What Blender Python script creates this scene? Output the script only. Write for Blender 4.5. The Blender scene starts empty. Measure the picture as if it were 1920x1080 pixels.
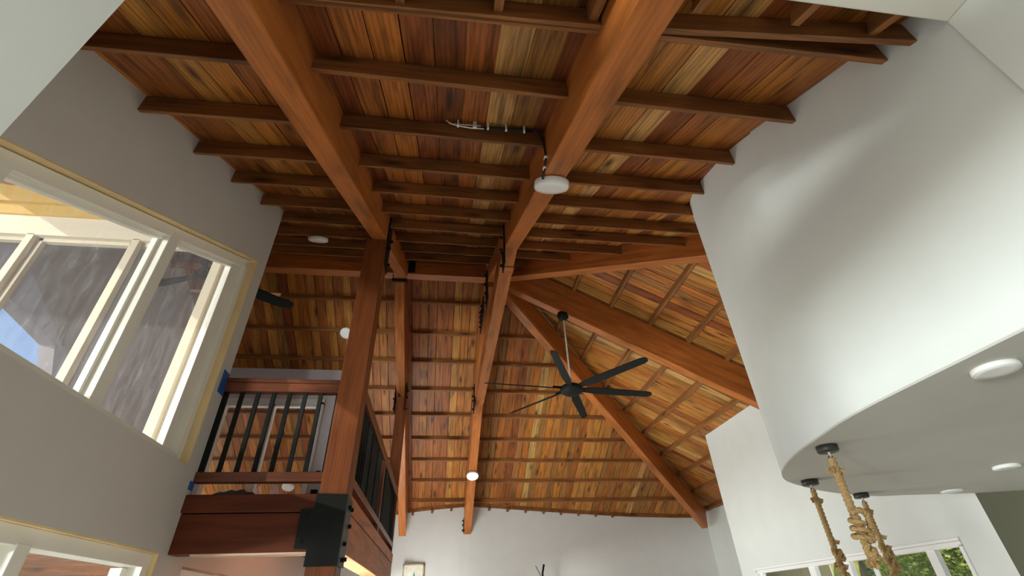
import bpy, bmesh, math, random
from mathutils import Vector, Matrix
random.seed(7)
PI = math.pi
C = bpy.context.scene.collection
SC = bpy.context.scene
S, H = 1.5, 1.7          # plan unit -> metres ; eye height above the floor
FZ = -H / S              # floor level in plan units

def W(p):                # plan units (eye at origin) -> world metres
    return Vector((p[0] * S, p[1] * S, p[2] * S + H))

# ------------------------------------------------------------------ camera
cam = bpy.data.cameras.new('camera')
cam.sensor_fit = 'HORIZONTAL'; cam.sensor_width = 36.0
cam.lens = 884.2 / 1920 * 36.0
cam.clip_start = 0.02; cam.clip_end = 300
co = bpy.data.objects.new('camera', cam); C.objects.link(co)
pit, yaw, rol = [math.radians(v) for v in (34.686, 8.707, -2.2855)]
fw = Vector((math.sin(yaw) * math.cos(pit), math.cos(yaw) * math.cos(pit), math.sin(pit)))
rt = Vector((math.cos(yaw), -math.sin(yaw), 0)); up = rt.cross(fw)
r_ = math.cos(rol) * rt + math.sin(rol) * up
u_ = -math.sin(rol) * rt + math.cos(rol) * up
co.matrix_world = Matrix(((r_.x, u_.x, -fw.x, 0), (r_.y, u_.y, -fw.y, 0), (r_.z, u_.z, -fw.z, H), (0, 0, 0, 1)))
SC.camera = co

# ------------------------------------------------------------------ world, sun, daylight, exposure
wd = bpy.data.worlds.new('sky'); SC.world = wd; wd.use_nodes = True
nt = wd.node_tree; nt.nodes.clear()
sky = nt.nodes.new('ShaderNodeTexSky'); sky.sky_type = 'NISHITA'; sky.sun_disc = False
sky.sun_elevation = math.radians(32); sky.sun_rotation = math.radians(-120); sky.air_density = 1.0; sky.dust_density = 0.3; sky.ozone_density = 2.0
bg = nt.nodes.new('ShaderNodeBackground'); bg.inputs['Strength'].default_value = 0.27
wo = nt.nodes.new('ShaderNodeOutputWorld')
nt.links.new(sky.outputs[0], bg.inputs[0]); nt.links.new(bg.outputs[0], wo.inputs[0])

def aim(o, d):
    o.rotation_euler = Vector(d).to_track_quat('-Z', 'Y').to_euler()

def lamp(name, kind, loc, d, energy, col, size=None, size_y=None, angle=None, spread=None):
    l = bpy.data.lights.new(name, kind); l.energy = energy; l.color = col
    if kind == 'AREA':
        l.shape = 'RECTANGLE'; l.size = size * S; l.size_y = (size_y or size) * S
        if spread: l.spread = spread
    if angle: l.angle = angle
    o = bpy.data.objects.new(name, l); C.objects.link(o)
    o.location = W(loc); aim(o, d)
    return o
lamp('sun', 'SUN', (-6, -4, 6), (1, .60, -.30), 5.0, (1.0, .93, .82), angle=math.radians(0.6))
# sun thrown back up from the bright terrace and pool beyond the windows
lamp('terrace_glow', 'AREA', (-7.2, -3.9, -.72), (1, .60, .2), 3300, (.95, 1.0, .96), 1.5, .9)
# daylight in the low left window; the uplights after it are added
lamp('window_daylight', 'AREA', (-1.36, 1.75, -.50), (1, .18, .62), 26, (.97, 1.0, .95), 1.9, .8)
lamp('under_loft_uplight', 'AREA', (-1.30, 4.3, -.45), (1, .35, .80), 285, (.97, 1.0, .95), 1.3, .9, spread=2.2)  # added uplight by the low window under the loft, no door there
lamp('far_left_uplight', 'AREA', (-.95, 7.7, -.55), (.75, -.25, .85), 290, (.97, 1.0, .95), 2.4, .9)  # added uplight for the far slope

# lamp added inside the closed balcony to brighten its roof boards
lamp('balcony_fill', 'AREA', (-4.7, 8.2, .9), (1, 0, .55), 70, (1.0, .99, .93), 2.0, .8)
# area lamp added above the garden to brighten the shrubs
lamp('garden_fill', 'AREA', (7.6, 4.2, 5.5), (-.1, .35, -1), 5200, (1.0, .97, .85), 4.0, 4.0)
lamp('entry_fill', 'AREA', (.5, -.9, 1.50), (.1, .35, -1), 20, (.97, 1.0, .96), 2.4, .8)  # lamp added behind the camera to brighten the near walls

SC.view_settings.view_transform = 'Standard'; SC.view_settings.look = 'None'
SC.view_settings.exposure = -0.55; SC.view_settings.gamma = 1.0; SC.view_settings.use_curve_mapping = False
SC.cycles.max_bounces = 8; SC.cycles.diffuse_bounces = 5; SC.cycles.glossy_bounces = 3; SC.cycles.transmission_bounces = 6
SC.cycles.transparent_max_bounces = 12; SC.cycles.caustics_reflective = False; SC.cycles.caustics_refractive = False
SC.cycles.sample_clamp_indirect = 6.0

# ------------------------------------------------------------------ materials
def new_mat(name):
    m = bpy.data.materials.new(name); m.use_nodes = True
    n = m.node_tree; n.nodes.clear()
    out = n.nodes.new('ShaderNodeOutputMaterial'); b = n.nodes.new('ShaderNodeBsdfPrincipled')
    n.links.new(b.outputs[0], out.inputs[0])
    return m, n, b, out
def N(n, t, **kw):
    x = n.nodes.new(t)
    for k, v in kw.items(): setattr(x, k, v)
    return x
def mixc(n, fac, a, b, mode='MIX'):
    m = n.nodes.new('ShaderNodeMix'); m.data_type = 'RGBA'; m.blend_type = mode
    for sock, v in ((0, fac), (6, a), (7, b)):
        if hasattr(v, 'is_linked') or hasattr(v, 'links'): n.links.new(v, m.inputs[sock])
        else: m.inputs[sock].default_value = v if sock == 0 else (*v, 1)
    return m.outputs[2]
def ramp(n, src, stops):
    r = n.nodes.new('ShaderNodeValToRGB'); e = r.color_ramp.elements
    while len(e) > 1: e.remove(e[0])
    e[0].position = stops[0][0]; e[0].color = (*stops[0][1], 1)
    for p, c in stops[1:]:
        k = e.new(p); k.color = (*c, 1)
    n.links.new(src, r.inputs[0]); return r.outputs[0]
def grey(v): return (v, v, v)

def wood(name, base, dark, use_obj=False, rough=.5, knots=.5, spec=.3, contrast=.55, bump=.12, grain=(1.6, 26, 26)):
    m, n, b, out = new_mat(name)
    tc = N(n, 'ShaderNodeTexCoord'); oi = N(n, 'ShaderNodeObjectInfo')
    off = N(n, 'ShaderNodeVectorMath', operation='ADD')
    sc = N(n, 'ShaderNodeVectorMath', operation='SCALE'); sc.inputs[3].default_value = 41.0
    cb = N(n, 'ShaderNodeCombineXYZ')
    n.links.new(oi.outputs['Random'], cb.inputs[0]); n.links.new(oi.outputs['Random'], cb.inputs[1])
    n.links.new(cb.outputs[0], sc.inputs[0])
    n.links.new(tc.outputs['Object'], off.inputs[0]); n.links.new(sc.outputs[0], off.inputs[1])
    mp = N(n, 'ShaderNodeMapping'); mp.inputs['Scale'].default_value = grain
    n.links.new(off.outputs[0], mp.inputs[0])
    n1 = N(n, 'ShaderNodeTexNoise'); n1.inputs['Scale'].default_value = 1.0; n1.inputs['Detail'].default_value = 5; n1.inputs['Roughness'].default_value = .62; n1.inputs['Distortion'].default_value = .6
    n.links.new(mp.outputs[0], n1.inputs['Vector'])
    mp2 = N(n, 'ShaderNodeMapping'); mp2.inputs['Scale'].default_value = (.9, 5.5, 5.5)
    n.links.new(off.outputs[0], mp2.inputs[0])
    n2 = N(n, 'ShaderNodeTexNoise'); n2.inputs['Scale'].default_value = 1.0; n2.inputs['Detail'].default_value = 3; n2.inputs['Distortion'].default_value = 1.2
    n.links.new(mp2.outputs[0], n2.inputs['Vector'])
    wv = N(n, 'ShaderNodeTexWave', wave_type='RINGS', rings_direction='X'); wv.inputs['Scale'].default_value = 9; wv.inputs['Distortion'].default_value = 4.5; wv.inputs['Detail'].default_value = 2; wv.inputs['Detail Scale'].default_value = .8
    mp3 = N(n, 'ShaderNodeMapping'); mp3.inputs['Scale'].default_value = (.12, 1.2, 1.2)
    n.links.new(off.outputs[0], mp3.inputs[0]); n.links.new(mp3.outputs[0], wv.inputs['Vector'])
    if use_obj: base_s = oi.outputs['Color']
    else:
        base_s = mixc(n, 0.0, base, base)
    g1 = ramp(n, n1.outputs['Fac'], [(.30, grey(1 - contrast)), (.52, grey(1.0)), (.78, grey(1.16))])
    g2 = ramp(n, n2.outputs['Fac'], [(.28, grey(.62)), (.5, grey(1.0)), (.75, grey(1.18))])
    g3 = ramp(n, wv.outputs['Fac'], [(0.0, grey(1 - contrast * .5)), (.35, grey(1.0)), (1.0, grey(1.06))])
    c = mixc(n, 1.0, base_s, g1, 'MULTIPLY'); c = mixc(n, 1.0, c, g2, 'MULTIPLY'); c = mixc(n, .8, c, g3, 'MULTIPLY')
    if knots > 0:
        vo = N(n, 'ShaderNodeTexVoronoi'); vo.inputs['Scale'].default_value = 1.0; vo.inputs['Randomness'].default_value = 1.0
        mp4 = N(n, 'ShaderNodeMapping'); mp4.inputs['Scale'].default_value = (1.35, 5.2, 5.2)
        n.links.new(off.outputs[0], mp4.inputs[0]); n.links.new(mp4.outputs[0], vo.inputs['Vector'])
        k = ramp(n, vo.outputs['Distance'], [(.045, grey(knots)), (.13, grey(knots * .55)), (.24, grey(0.0))])
        c = mixc(n, k, c, dark)
    n.links.new(c, b.inputs['Base Color'])
    b.inputs['Roughness'].default_value = rough; b.inputs['Specular IOR Level'].default_value = spec
    bp = N(n, 'ShaderNodeBump'); bp.inputs['Strength'].default_value = bump; bp.inputs['Distance'].default_value = .004
    n.links.new(n1.outputs['Fac'], bp.inputs['Height']); n.links.new(bp.outputs[0], b.inputs['Normal'])
    return m

def paint(name, col, rough=.75, var=.02, bump=.03, scale=3.0):
    m, n, b, out = new_mat(name)
    tc = N(n, 'ShaderNodeTexCoord')
    a = N(n, 'ShaderNodeTexNoise'); a.inputs['Scale'].default_value = scale; a.inputs['Detail'].default_value = 4
    n.links.new(tc.outputs['Object'], a.inputs['Vector'])
    f = N(n, 'ShaderNodeTexNoise'); f.inputs['Scale'].default_value = 140; f.inputs['Detail'].default_value = 2
    n.links.new(tc.outputs['Object'], f.inputs['Vector'])
    lo = tuple(v * (1 - var) for v in col); hi = tuple(min(1, v * (1 + var)) for v in col)
    n.links.new(ramp(n, a.outputs['Fac'], [(.3, lo), (.7, hi)]), b.inputs['Base Color'])
    b.inputs['Roughness'].default_value = rough; b.inputs['Specular IOR Level'].default_value = .25
    bp = N(n, 'ShaderNodeBump'); bp.inputs['Strength'].default_value = bump; bp.inputs['Distance'].default_value = .002
    n.links.new(f.outputs['Fac'], bp.inputs['Height']); n.links.new(bp.outputs[0], b.inputs['Normal'])
    return m
def plain(name, col, rough=.5, metal=0.0, spec=.4, emit=0.0, ecol=None):
    m, n, b, out = new_mat(name)
    tc = N(n, 'ShaderNodeTexCoord'); a = N(n, 'ShaderNodeTexNoise'); a.inputs['Scale'].default_value = 18; a.inputs['Detail'].default_value = 3
    n.links.new(tc.outputs['Object'], a.inputs['Vector'])
    n.links.new(ramp(n, a.outputs['Fac'], [(.3, tuple(v * .88 for v in col)), (.7, tuple(min(1, v * 1.08) for v in col))]), b.inputs['Base Color'])
    b.inputs['Roughness'].default_value = rough; b.inputs['Metallic'].default_value = metal; b.inputs['Specular IOR Level'].default_value = spec
    if emit:
        b.inputs['Emission Color'].default_value = (*(ecol or col), 1); b.inputs['Emission Strength'].default_value = emit
    return m
def glass(name, dust=.12, tint=(1, 1, 1), refl=1.0):
    m = bpy.data.materials.new(name); m.use_nodes = True; n = m.node_tree; n.nodes.clear()
    out = N(n, 'ShaderNodeOutputMaterial'); tr = N(n, 'ShaderNodeBsdfTransparent'); gl = N(n, 'ShaderNodeBsdfGlossy'); df = N(n, 'ShaderNodeBsdfTranslucent'); d2 = N(n, 'ShaderNodeBsdfDiffuse')
    tr.inputs[0].default_value = (*tint, 1); gl.inputs['Roughness'].default_value = .02; df.inputs[0].default_value = (.8, .82, .85, 1); d2.inputs[0].default_value = (.75, .76, .78, 1)
    fr = N(n, 'ShaderNodeLayerWeight'); fp = N(n, 'ShaderNodeMath', operation='POWER'); fp.inputs[1].default_value = 4.5; n.links.new(fr.outputs['Facing'], fp.inputs[0])
    fm = N(n, 'ShaderNodeMath', operation='MULTIPLY_ADD'); fm.inputs[1].default_value = .7 * refl; fm.inputs[2].default_value = .045 * refl; n.links.new(fp.outputs[0], fm.inputs[0])
    m1 = N(n, 'ShaderNodeMixShader'); n.links.new(fm.outputs[0], m1.inputs[0]); n.links.new(tr.outputs[0], m1.inputs[1]); n.links.new(gl.outputs[0], m1.inputs[2])
    ad = N(n, 'ShaderNodeMixShader'); ad.inputs[0].default_value = .3; n.links.new(df.outputs[0], ad.inputs[1]); n.links.new(d2.outputs[0], ad.inputs[2])
    tc = N(n, 'ShaderNodeTexCoord'); mp = N(n, 'ShaderNodeMapping'); mp.inputs['Scale'].default_value = (1.2, 7, 1.6)
    n.links.new(tc.outputs['Object'], mp.inputs[0])
    a = N(n, 'ShaderNodeTexNoise'); a.inputs['Scale'].default_value = 2.6; a.inputs['Detail'].default_value = 9; a.inputs['Roughness'].default_value = .72; a.inputs['Distortion'].default_value = .6
    n.links.new(mp.outputs[0], a.inputs['Vector'])
    sp = N(n, 'ShaderNodeTexNoise'); sp.inputs['Scale'].default_value = 60; sp.inputs['Detail'].default_value = 3; n.links.new(tc.outputs['Object'], sp.inputs['Vector'])
    d1 = ramp(n, a.outputs['Fac'], [(.40, grey(dust * .55)), (.58, grey(dust)), (.74, grey(min(1, dust * 2.2)))])
    d2r = ramp(n, sp.outputs['Fac'], [(.66, grey(0)), (.74, grey(min(1, dust * 1.6)))])
    ds = mixc(n, 1.0, d1, d2r, 'ADD')
    m2 = N(n, 'ShaderNodeMixShader'); n.links.new(ds, m2.inputs[0]); n.links.new(m1.outputs[0], m2.inputs[1]); n.links.new(ad.outputs[0], m2.inputs[2])
    n.links.new(m2.outputs[0], out.inputs[0]); return m

M = {}
M['plank'] = wood('plank_wood', (.4, .2, .08), (.035, .014, .008), use_obj=True, rough=.5, knots=.95, contrast=.62)
M['deck'] = plain('deck_dark', (.05, .022, .012), .9)
M['beam'] = wood('beam_red_wood', (.43, .136, .029), (.12, .035, .012), rough=.42, knots=.0, contrast=.28, bump=.08, grain=(1.2, 16, 16))
M['post'] = wood('post_shaded_red_wood', (.18, .052, .015), (.08, .022, .009), rough=.45, knots=.0, contrast=.3, bump=.08, grain=(1.2, 16, 16))  # darkened in place of the shade missing on the post
M['loftbeam'] = wood('loft_shaded_red_wood', (.095, .023, .009), (.05, .015, .008), rough=.42, spec=.18, knots=.0, contrast=.28, bump=.06, grain=(1.2, 16, 16))  # shade on the loft front is put into this dark colour
M['loftside'] = wood('loft_side_red_wood', (.42, .135, .042), (.10, .03, .012), rough=.5, knots=0, contrast=.3, spec=.2)
M['rail'] = wood('rail_dark_wood', (.14, .045, .022), (.04, .012, .008), rough=.35, knots=.0, contrast=.3, bump=.06)
M['purlin'] = wood('purlin_wood', (.26, .104, .031), (.03, .014, .01), rough=.55, knots=.85, contrast=.4)
M['pale'] = wood('pale_board', (.62, .44, .30), (.3, .18, .1), rough=.6, knots=.2)
M['wall'] = paint('white_wall_paint', (.73, .76, .735))
M['wall_l'] = paint('left_wall_shaded_paint', (.60, .575, .53))  # white wall paint darkened, the left wall's shade put into the colour
M['wall_far'] = paint('far_wall_paint', (.70, .70, .69))
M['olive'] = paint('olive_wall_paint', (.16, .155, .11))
M['cream_w'] = paint('cream_lintel_paint', (.76, .74, .66))
M['olive_out'] = paint('olive_shaded_render', (.21, .20, .12))  # the outside wall's shade is put into this dark olive
M['lilac'] = paint('loft_wall_paint', (.64, .62, .66))
M['soffit'] = paint('soffit_paint', (.54, .54, .49), var=.05, scale=1.2)
M['floor'] = paint('floor_tile', (.60, .57, .53), rough=.35)
M['ground'] = paint('terrace_paving', (.6, .57, .5), rough=.8)
M['frame'] = paint('cream_frame_paint', (.86, .84, .75), rough=.5, var=.02)
M['frame_w'] = paint('white_frame_paint', (.86, .87, .86), rough=.45, var=.02)
M['reveal'] = paint('yellow_primer', (.78, .60, .32), rough=.7, var=.1)
M['yellow'] = paint('ochre_paint', (.50, .32, .075), rough=.6, var=.08)
M['cream'] = paint('cream_paint', (.62, .55, .42), rough=.6)
M['black'] = plain('black_steel', (.010, .011, .010), .6, 0.0, .12)
M['steel'] = plain('grey_steel', (.055, .058, .052), .5, 0.2, .4)
M['chrome'] = plain('silver_metal', (.72, .69, .64), .35, .35)
M['white'] = paint('white_plastic', (.82, .82, .80), rough=.4, var=.01, bump=0)
M['diff'] = paint('white_diffuser', (.85, .86, .84), rough=.35, var=.01, bump=0)
M['lit'] = plain('lit_diffuser', (.85, .95, .95), .4, emit=1.6, ecol=(.72, .97, 1.0))
M['rope'] = None
M['tape'] = plain('blue_tape', (.02, .10, .32), .6)
M['cloth'] = plain('grey_cloth', (.10, .085, .08), .9)
M['canopy'] = plain('dark_bronze', (.05, .048, .042), .45, .3)
M['cable'] = plain('black_cable', (.012, .01, .01), .5)
M['wcable'] = plain('white_cable', (.78, .70, .58), .5)
M['paper'] = plain('print_paper', (.78, .76, .66), .8)
M['pframe'] = wood('picture_frame_wood', (.50, .38, .24), (.3, .2, .1), knots=0)
M['teal'] = plain('teal_print', (.05, .26, .19), .8)
M['teal2'] = plain('pale_teal_print', (.22, .5, .40), .8)
M['glass_l'] = glass('dusty_glass', .12)
M['glass'] = glass('clear_glass', .02)
M['glass_d'] = glass('smeared_door_glass', .035)
def leafmat(name, a, b_):
    m, n, b, out = new_mat(name)
    oi = N(n, 'ShaderNodeTexCoord'); a_ = N(n, 'ShaderNodeTexNoise'); a_.inputs['Scale'].default_value = 5
    n.links.new(oi.outputs['Object'], a_.inputs['Vector'])
    n.links.new(ramp(n, a_.outputs['Fac'], [(.35, a), (.65, b_)]), b.inputs['Base Color'])
    b.inputs['Roughness'].default_value = .5
    b.inputs['Transmission Weight'].default_value = 0
    return m
M['leaf'] = leafmat('bright_leaf', (.16, .27, .03), (.36, .44, .07))
M['leaf2'] = leafmat('dark_leaf', (.025, .065, .02), (.09, .18, .04))
M['frond'] = leafmat('yellow_frond', (.34, .38, .07), (.58, .58, .20))
M['bark'] = plain('grey_bark', (.22, .19, .14), .9)
def ropemat():
    m, n, b, out = new_mat('jute_rope')
    tc = N(n, 'ShaderNodeTexCoord'); a = N(n, 'ShaderNodeTexNoise'); a.inputs['Scale'].default_value = 160; a.inputs['Detail'].default_value = 4
    n.links.new(tc.outputs['Object'], a.inputs['Vector'])
    n.links.new(ramp(n, a.outputs['Fac'], [(.3, (.30, .17, .06)), (.55, (.56, .37, .16)), (.8, (.74, .55, .28))]), b.inputs['Base Color'])
    b.inputs['Roughness'].default_value = .9
    bp = N(n, 'ShaderNodeBump'); bp.inputs['Strength'].default_value = .4; bp.inputs['Distance'].default_value = .002
    n.links.new(a.outputs['Fac'], bp.inputs['Height']); n.links.new(bp.outputs[0], b.inputs['Normal'])
    return m
M['rope'] = ropemat()

# ------------------------------------------------------------------ object helpers
WM = {}
def link(o, parent, mw):
    C.objects.link(o)
    WM[o.name] = mw
    if parent is not None:
        o.parent = parent; o.matrix_parent_inverse = Matrix.Identity(4)
        o.matrix_basis = WM[parent.name].inverted() @ mw
    else:
        o.matrix_basis = mw
    return o
def tag(o, label, cat, group=None):
    o['label'] = label; o['category'] = cat
    if group: o['group'] = group
    return o
def structure(o, label=None, cat=None):
    o['kind'] = 'structure'
    if label: o['label'] = label
    if cat: o['category'] = cat
    return o
def empty(name, loc, parent=None):
    o = bpy.data.objects.new(name, None); o.empty_display_size = .1
    return link(o, parent, Matrix.Translation(W(loc)))
def frame_for(axis, origin, upv=(0, 0, 1)):
    x = Vector(axis).normalized(); u = Vector(upv)
    if abs(x.dot(u)) > .98: u = Vector((0, 1, 0))
    y = u.cross(x).normalized(); z = x.cross(y)
    return Matrix(((x.x, y.x, z.x, origin.x), (x.y, y.y, z.y, origin.y), (x.z, y.z, z.z, origin.z), (0, 0, 0, 1)))
def obj(name, verts, faces, mat, parent=None, axis=(1, 0, 0), bev=0.0, smooth=False, world=False, mats=None, fm=None, segs=1):
    """verts in plan units (or metres when world) -> one mesh object whose local x runs along axis"""
    vs = [Vector(v) if world else W(v) for v in verts]
    c = sum(vs, Vector()) / len(vs)
    mw = frame_for(axis, c); inv = mw.inverted()
    me = bpy.data.meshes.new(name)
    bm = bmesh.new(); bv = [bm.verts.new(inv @ v) for v in vs]
    for i, f in enumerate(faces):
        try:
            ff = bm.faces.new([bv[k] for k in f])
            if fm: ff.material_index = fm[i]
        except ValueError: pass
    bmesh.ops.recalc_face_normals(bm, faces=bm.faces)
    if bev:
        bmesh.ops.bevel(bm, geom=list(bm.edges), offset=bev, segments=segs, affect='EDGES', profile=.5, clamp_overlap=True)
    if smooth:
        for f in bm.faces: f.smooth = True
    bm.to_mesh(me); bm.free()
    for m_ in (mats or [mat]): me.materials.append(m_)
    o = bpy.data.objects.new(name, me)
    return link(o, parent, mw)
def prism(name, poly_a, poly_b, mat, parent=None, axis=(1, 0, 0), bev=0.0, **k):
    n = len(poly_a)
    f = [tuple(range(n)), tuple(range(2 * n - 1, n - 1, -1))] + [(i, (i + 1) % n, n + (i + 1) % n, n + i) for i in range(n)]
    return obj(name, list(poly_a) + list(poly_b), f, mat, parent, axis, bev, **k)
def box(name, x0, x1, y0, y1, z0, z1, mat, parent=None, axis=(1, 0, 0), bev=0.0, **k):
    a = [(x0, y0, z0), (x1, y0, z0), (x1, y1, z0), (x0, y1, z0)]; b = [(x, y, z1) for x, y, _ in a]
    return prism(name, a, b, mat, parent, axis, bev, **k)
def bar(name, a, b, w, h, mat, parent=None, upv=(0, 0, 1), off=(0, 0), bev=0.0, **k):
    """rectangular bar from a to b (plan units), width w across, height h along up; off = (side, up) shift of the axis"""
    A, B = Vector(a), Vector(b); x = (B - A).normalized(); u = Vector(upv)
    y = u.cross(x).normalized(); z = x.cross(y)
    pa = []; pb = []
    for sy, sz in ((-1, -1), (1, -1), (1, 1), (-1, 1)):
        d = y * (off[0] + sy * w / 2) + z * (off[1] + sz * h / 2)
        pa.append(tuple(A + d)); pb.append(tuple(B + d))
    return prism(name, pa, pb, mat, parent, tuple(x), bev, **k)
def profX(name, prof, x0, x1, mat, parent=None, axis=(0, 1, 0), bev=0.0, **k):
    """profile in (Y,Z) extruded from x0 to x1"""
    return prism(name, [(x0, y, z) for y, z in prof], [(x1, y, z) for y, z in prof], mat, parent, axis, bev, **k)
def cyl(name, a, b, r0, r1, mat, parent=None, seg=24, bev=0.0, smooth=False, **k):
    A, B = W(a), W(b); x = (B - A).normalized(); u = Vector((0, 0, 1)) if abs(x.z) < .95 else Vector((0, 1, 0))
    y = u.cross(x).normalized(); z = x.cross(y)
    va = [A + (y * math.cos(2 * PI * i / seg) + z * math.sin(2 * PI * i / seg)) * r0 * S for i in range(seg)]
    vb = [B + (y * math.cos(2 * PI * i / seg) + z * math.sin(2 * PI * i / seg)) * r1 * S for i in range(seg)]
    f = [tuple(range(seg)), tuple(range(2 * seg - 1, seg - 1, -1))] + [(i, (i + 1) % seg, seg + (i + 1) % seg, seg + i) for i in range(seg)]
    return obj(name, va + vb, f, mat, parent, tuple(x), bev, world=True, **k)
def lathe(name, base, axis, rings, mat, parent=None, seg=32, smooth=True, **k):
    """rings = [(radius, height)] in plan units around axis from base"""
    A = W(base); x = Vector(axis).normalized(); u = Vector((0, 0, 1)) if abs(x.z) < .95 else Vector((0, 1, 0))
    y = u.cross(x).normalized(); z = x.cross(y); vs = []; f = []
    for r, h in rings:
        vs += [A + x * h * S + (y * math.cos(2 * PI * i / seg) + z * math.sin(2 * PI * i / seg)) * r * S for i in range(seg)]
    for j in range(len(rings) - 1):
        f += [(j * seg + i, j * seg + (i + 1) % seg, (j + 1) * seg + (i + 1) % seg, (j + 1) * seg + i) for i in range(seg)]
    f += [tuple(range(seg)), tuple(range(len(vs) - 1, len(vs) - seg - 1, -1))]
    o = obj(name, vs, f, mat, parent, tuple(x), world=True, smooth=False, **k)
    if smooth:
        for p in o.data.polygons:
            p.use_smooth = len(p.vertices) == 4
    return o
def tube(name, pts, r, mat, parent=None, seg=8, lobes=0, twist=0.0, world=False, smooth=True):
    """sweep a round (or three-strand rope) section along pts"""
    P = [Vector(p) if world else W(p) for p in pts]; n = len(P); R = r if world else r * S
    T = [(P[min(i + 1, n - 1)] - P[max(i - 1, 0)]).normalized() for i in range(n)]
    u = Vector((0, 0, 1)) if abs(T[0].z) < .9 else Vector((0, 1, 0))
    nn = (u - T[0] * u.dot(T[0])).normalized(); vs = []; f = []; L = 0
    for i in range(n):
        nn = (nn - T[i] * nn.dot(T[i])).normalized(); bb = T[i].cross(nn)
        if i: L += (P[i] - P[i - 1]).length
        for k_ in range(seg):
            a = 2 * PI * k_ / seg
            rr = R * (1 + .13 * math.cos(lobes * a)) if lobes else R
            a2 = a + twist * L
            vs.append(P[i] + (nn * math.cos(a2) + bb * math.sin(a2)) * rr)
    for i in range(n - 1):
        f += [(i * seg + k_, i * seg + (k_ + 1) % seg, (i + 1) * seg + (k_ + 1) % seg, (i + 1) * seg + k_) for k_ in range(seg)]
    f += [tuple(range(seg)), tuple(range(len(vs) - 1, len(vs) - seg - 1, -1))]
    return obj(name, vs, f, mat, parent, (1, 0, 0), world=True, smooth=smooth)
def joined(name, parts, mat, parent=None, axis=(1, 0, 0), **k):
    """several (verts, faces) in plan units as one mesh"""
    vs = []; f = []
    for v, fc in parts:
        o_ = len(vs); vs += list(v); f += [tuple(i + o_ for i in q) for q in fc]
    return obj(name, vs, f, mat, parent, axis, **k)
def wall_with_holes(name, plane, c0, c1, outline, holes, mat, parent=None, **k):
    """slab between c0 and c1 along axis 'X' or 'Y'; outline and rectangular/polygon holes in (other,Z) coordinates"""
    import mathutils
    from mathutils.geometry import tessellate_polygon
    loops = [outline] + holes
    flat = [p for l in loops for p in l]
    tris = tessellate_polygon([[Vector((p[0], p[1], 0)) for p in l] for l in loops])
    mk = (lambda c, p: (c, p[0], p[1])) if plane == 'X' else (lambda c, p: (p[0], c, p[1]))
    n = len(flat); vs = [mk(c0, p) for p in flat] + [mk(c1, p) for p in flat]
    f = [tuple(t) for t in tris] + [tuple(n + i for i in reversed(t)) for t in tris]
    s = 0
    for l in loops:
        m_ = len(l)
        f += [(s + i, s + (i + 1) % m_, n + s + (i + 1) % m_, n + s + i) for i in range(m_)]
        s += m_
    return obj(name, vs, f, mat, parent, **k)

# ------------------------------------------------------------------ roof geometry (plan units)
t = .514
RX, RY, RZ = .475, 4.9, 3.519                 # hub of the rafters
def zn(y): return 1.26 + t * y                # near slope underside
def zf(y): return 6.537 - t * y               # far slope underside
def ze(x): return RZ + .48 - t * (x - RX)     # end slope underside
LL0, LL1, RL0, RL1 = -.6818, -.5638, .4275, .5465   # the two big rafters
XL, XR = -1.44, 1.44                          # left wall face, right wall face
YP = 3.07                                     # front of the loft
# curved wall plan
CURVE = [(1.44, -2.5), (1.44, 1.235), (1.445, 1.40), (1.462, 1.56), (1.50, 1.73), (1.545, 1.92), (1.61, 2.11), (1.70, 2.30), (1.805, 2.445), (1.90, 2.53), (2.0, 2.60), (2.18, 2.71), (2.36, 2.80), (2.56, 2.87), (2.745, 2.917), (2.85, 2.915), (2.954, 2.893), (3.42, 2.853)]
def wallx(y):
    best = CURVE[0][0]
    for (xa, ya), (xb, yb) in zip(CURVE, CURVE[1:]):
        if ya <= y <= yb and yb > ya: best = xa + (xb - xa) * (y - ya) / (yb - ya)
    return best

# plank colours
TONE = {'p': (.58, .32, .10), 't': (.47, .195, .040), 'o': (.43, .150, .025), 'b': (.34, .108, .023), 'r': (.25, .068, .018), 'd': (.19, .056, .016), 'g': (.33, .142, .036)}
def tone(k, j=.12):
    f_ = 1 + random.uniform(-j, j); c = TONE[k]
    return (min(1, c[0] * f_), min(1, c[1] * f_ * random.uniform(.93, 1.07)), min(1, c[2] * f_), 1)
def pick(wts):
    return random.choices(list(wts.keys()), list(wts.values()))[0]

def deck(name, label, polys):
    e = structure(empty(name, (polys[0][0][0], polys[0][0][1], polys[0][0][2])), label)
    return e
TH = .016                                      # plank thickness
GAP = .0035
def plank_quad(parent, q, dirv, nrm, col):
    """q: four corners of the visible underside, CCW; extruded along nrm (up)"""
    lift = random.uniform(0, .0022)
    up_ = Vector(nrm)
    a = [tuple(Vector(p) + up_ * lift) for p in q]; b = [tuple(Vector(p) + up_ * (lift + TH)) for p in q]
    o = prism('plank', a, b, M['plank'], parent, axis=dirv)
    o.color = col
    return o
nN = Vector((0, -t, 1)).normalized(); nF = Vector((0, t, 1)).normalized(); nE = Vector((t, 0, 1)).normalized()

# ---- near slope
ceil_near = structure(empty('ceiling_near', (0, 3, zn(3))), 'near roof slope of mixed brown boards on dark purlins, overhead')
PW = .119
xs = []
x = -3.36
MID = 'ogrbtbrboboptg'[:0]
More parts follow.
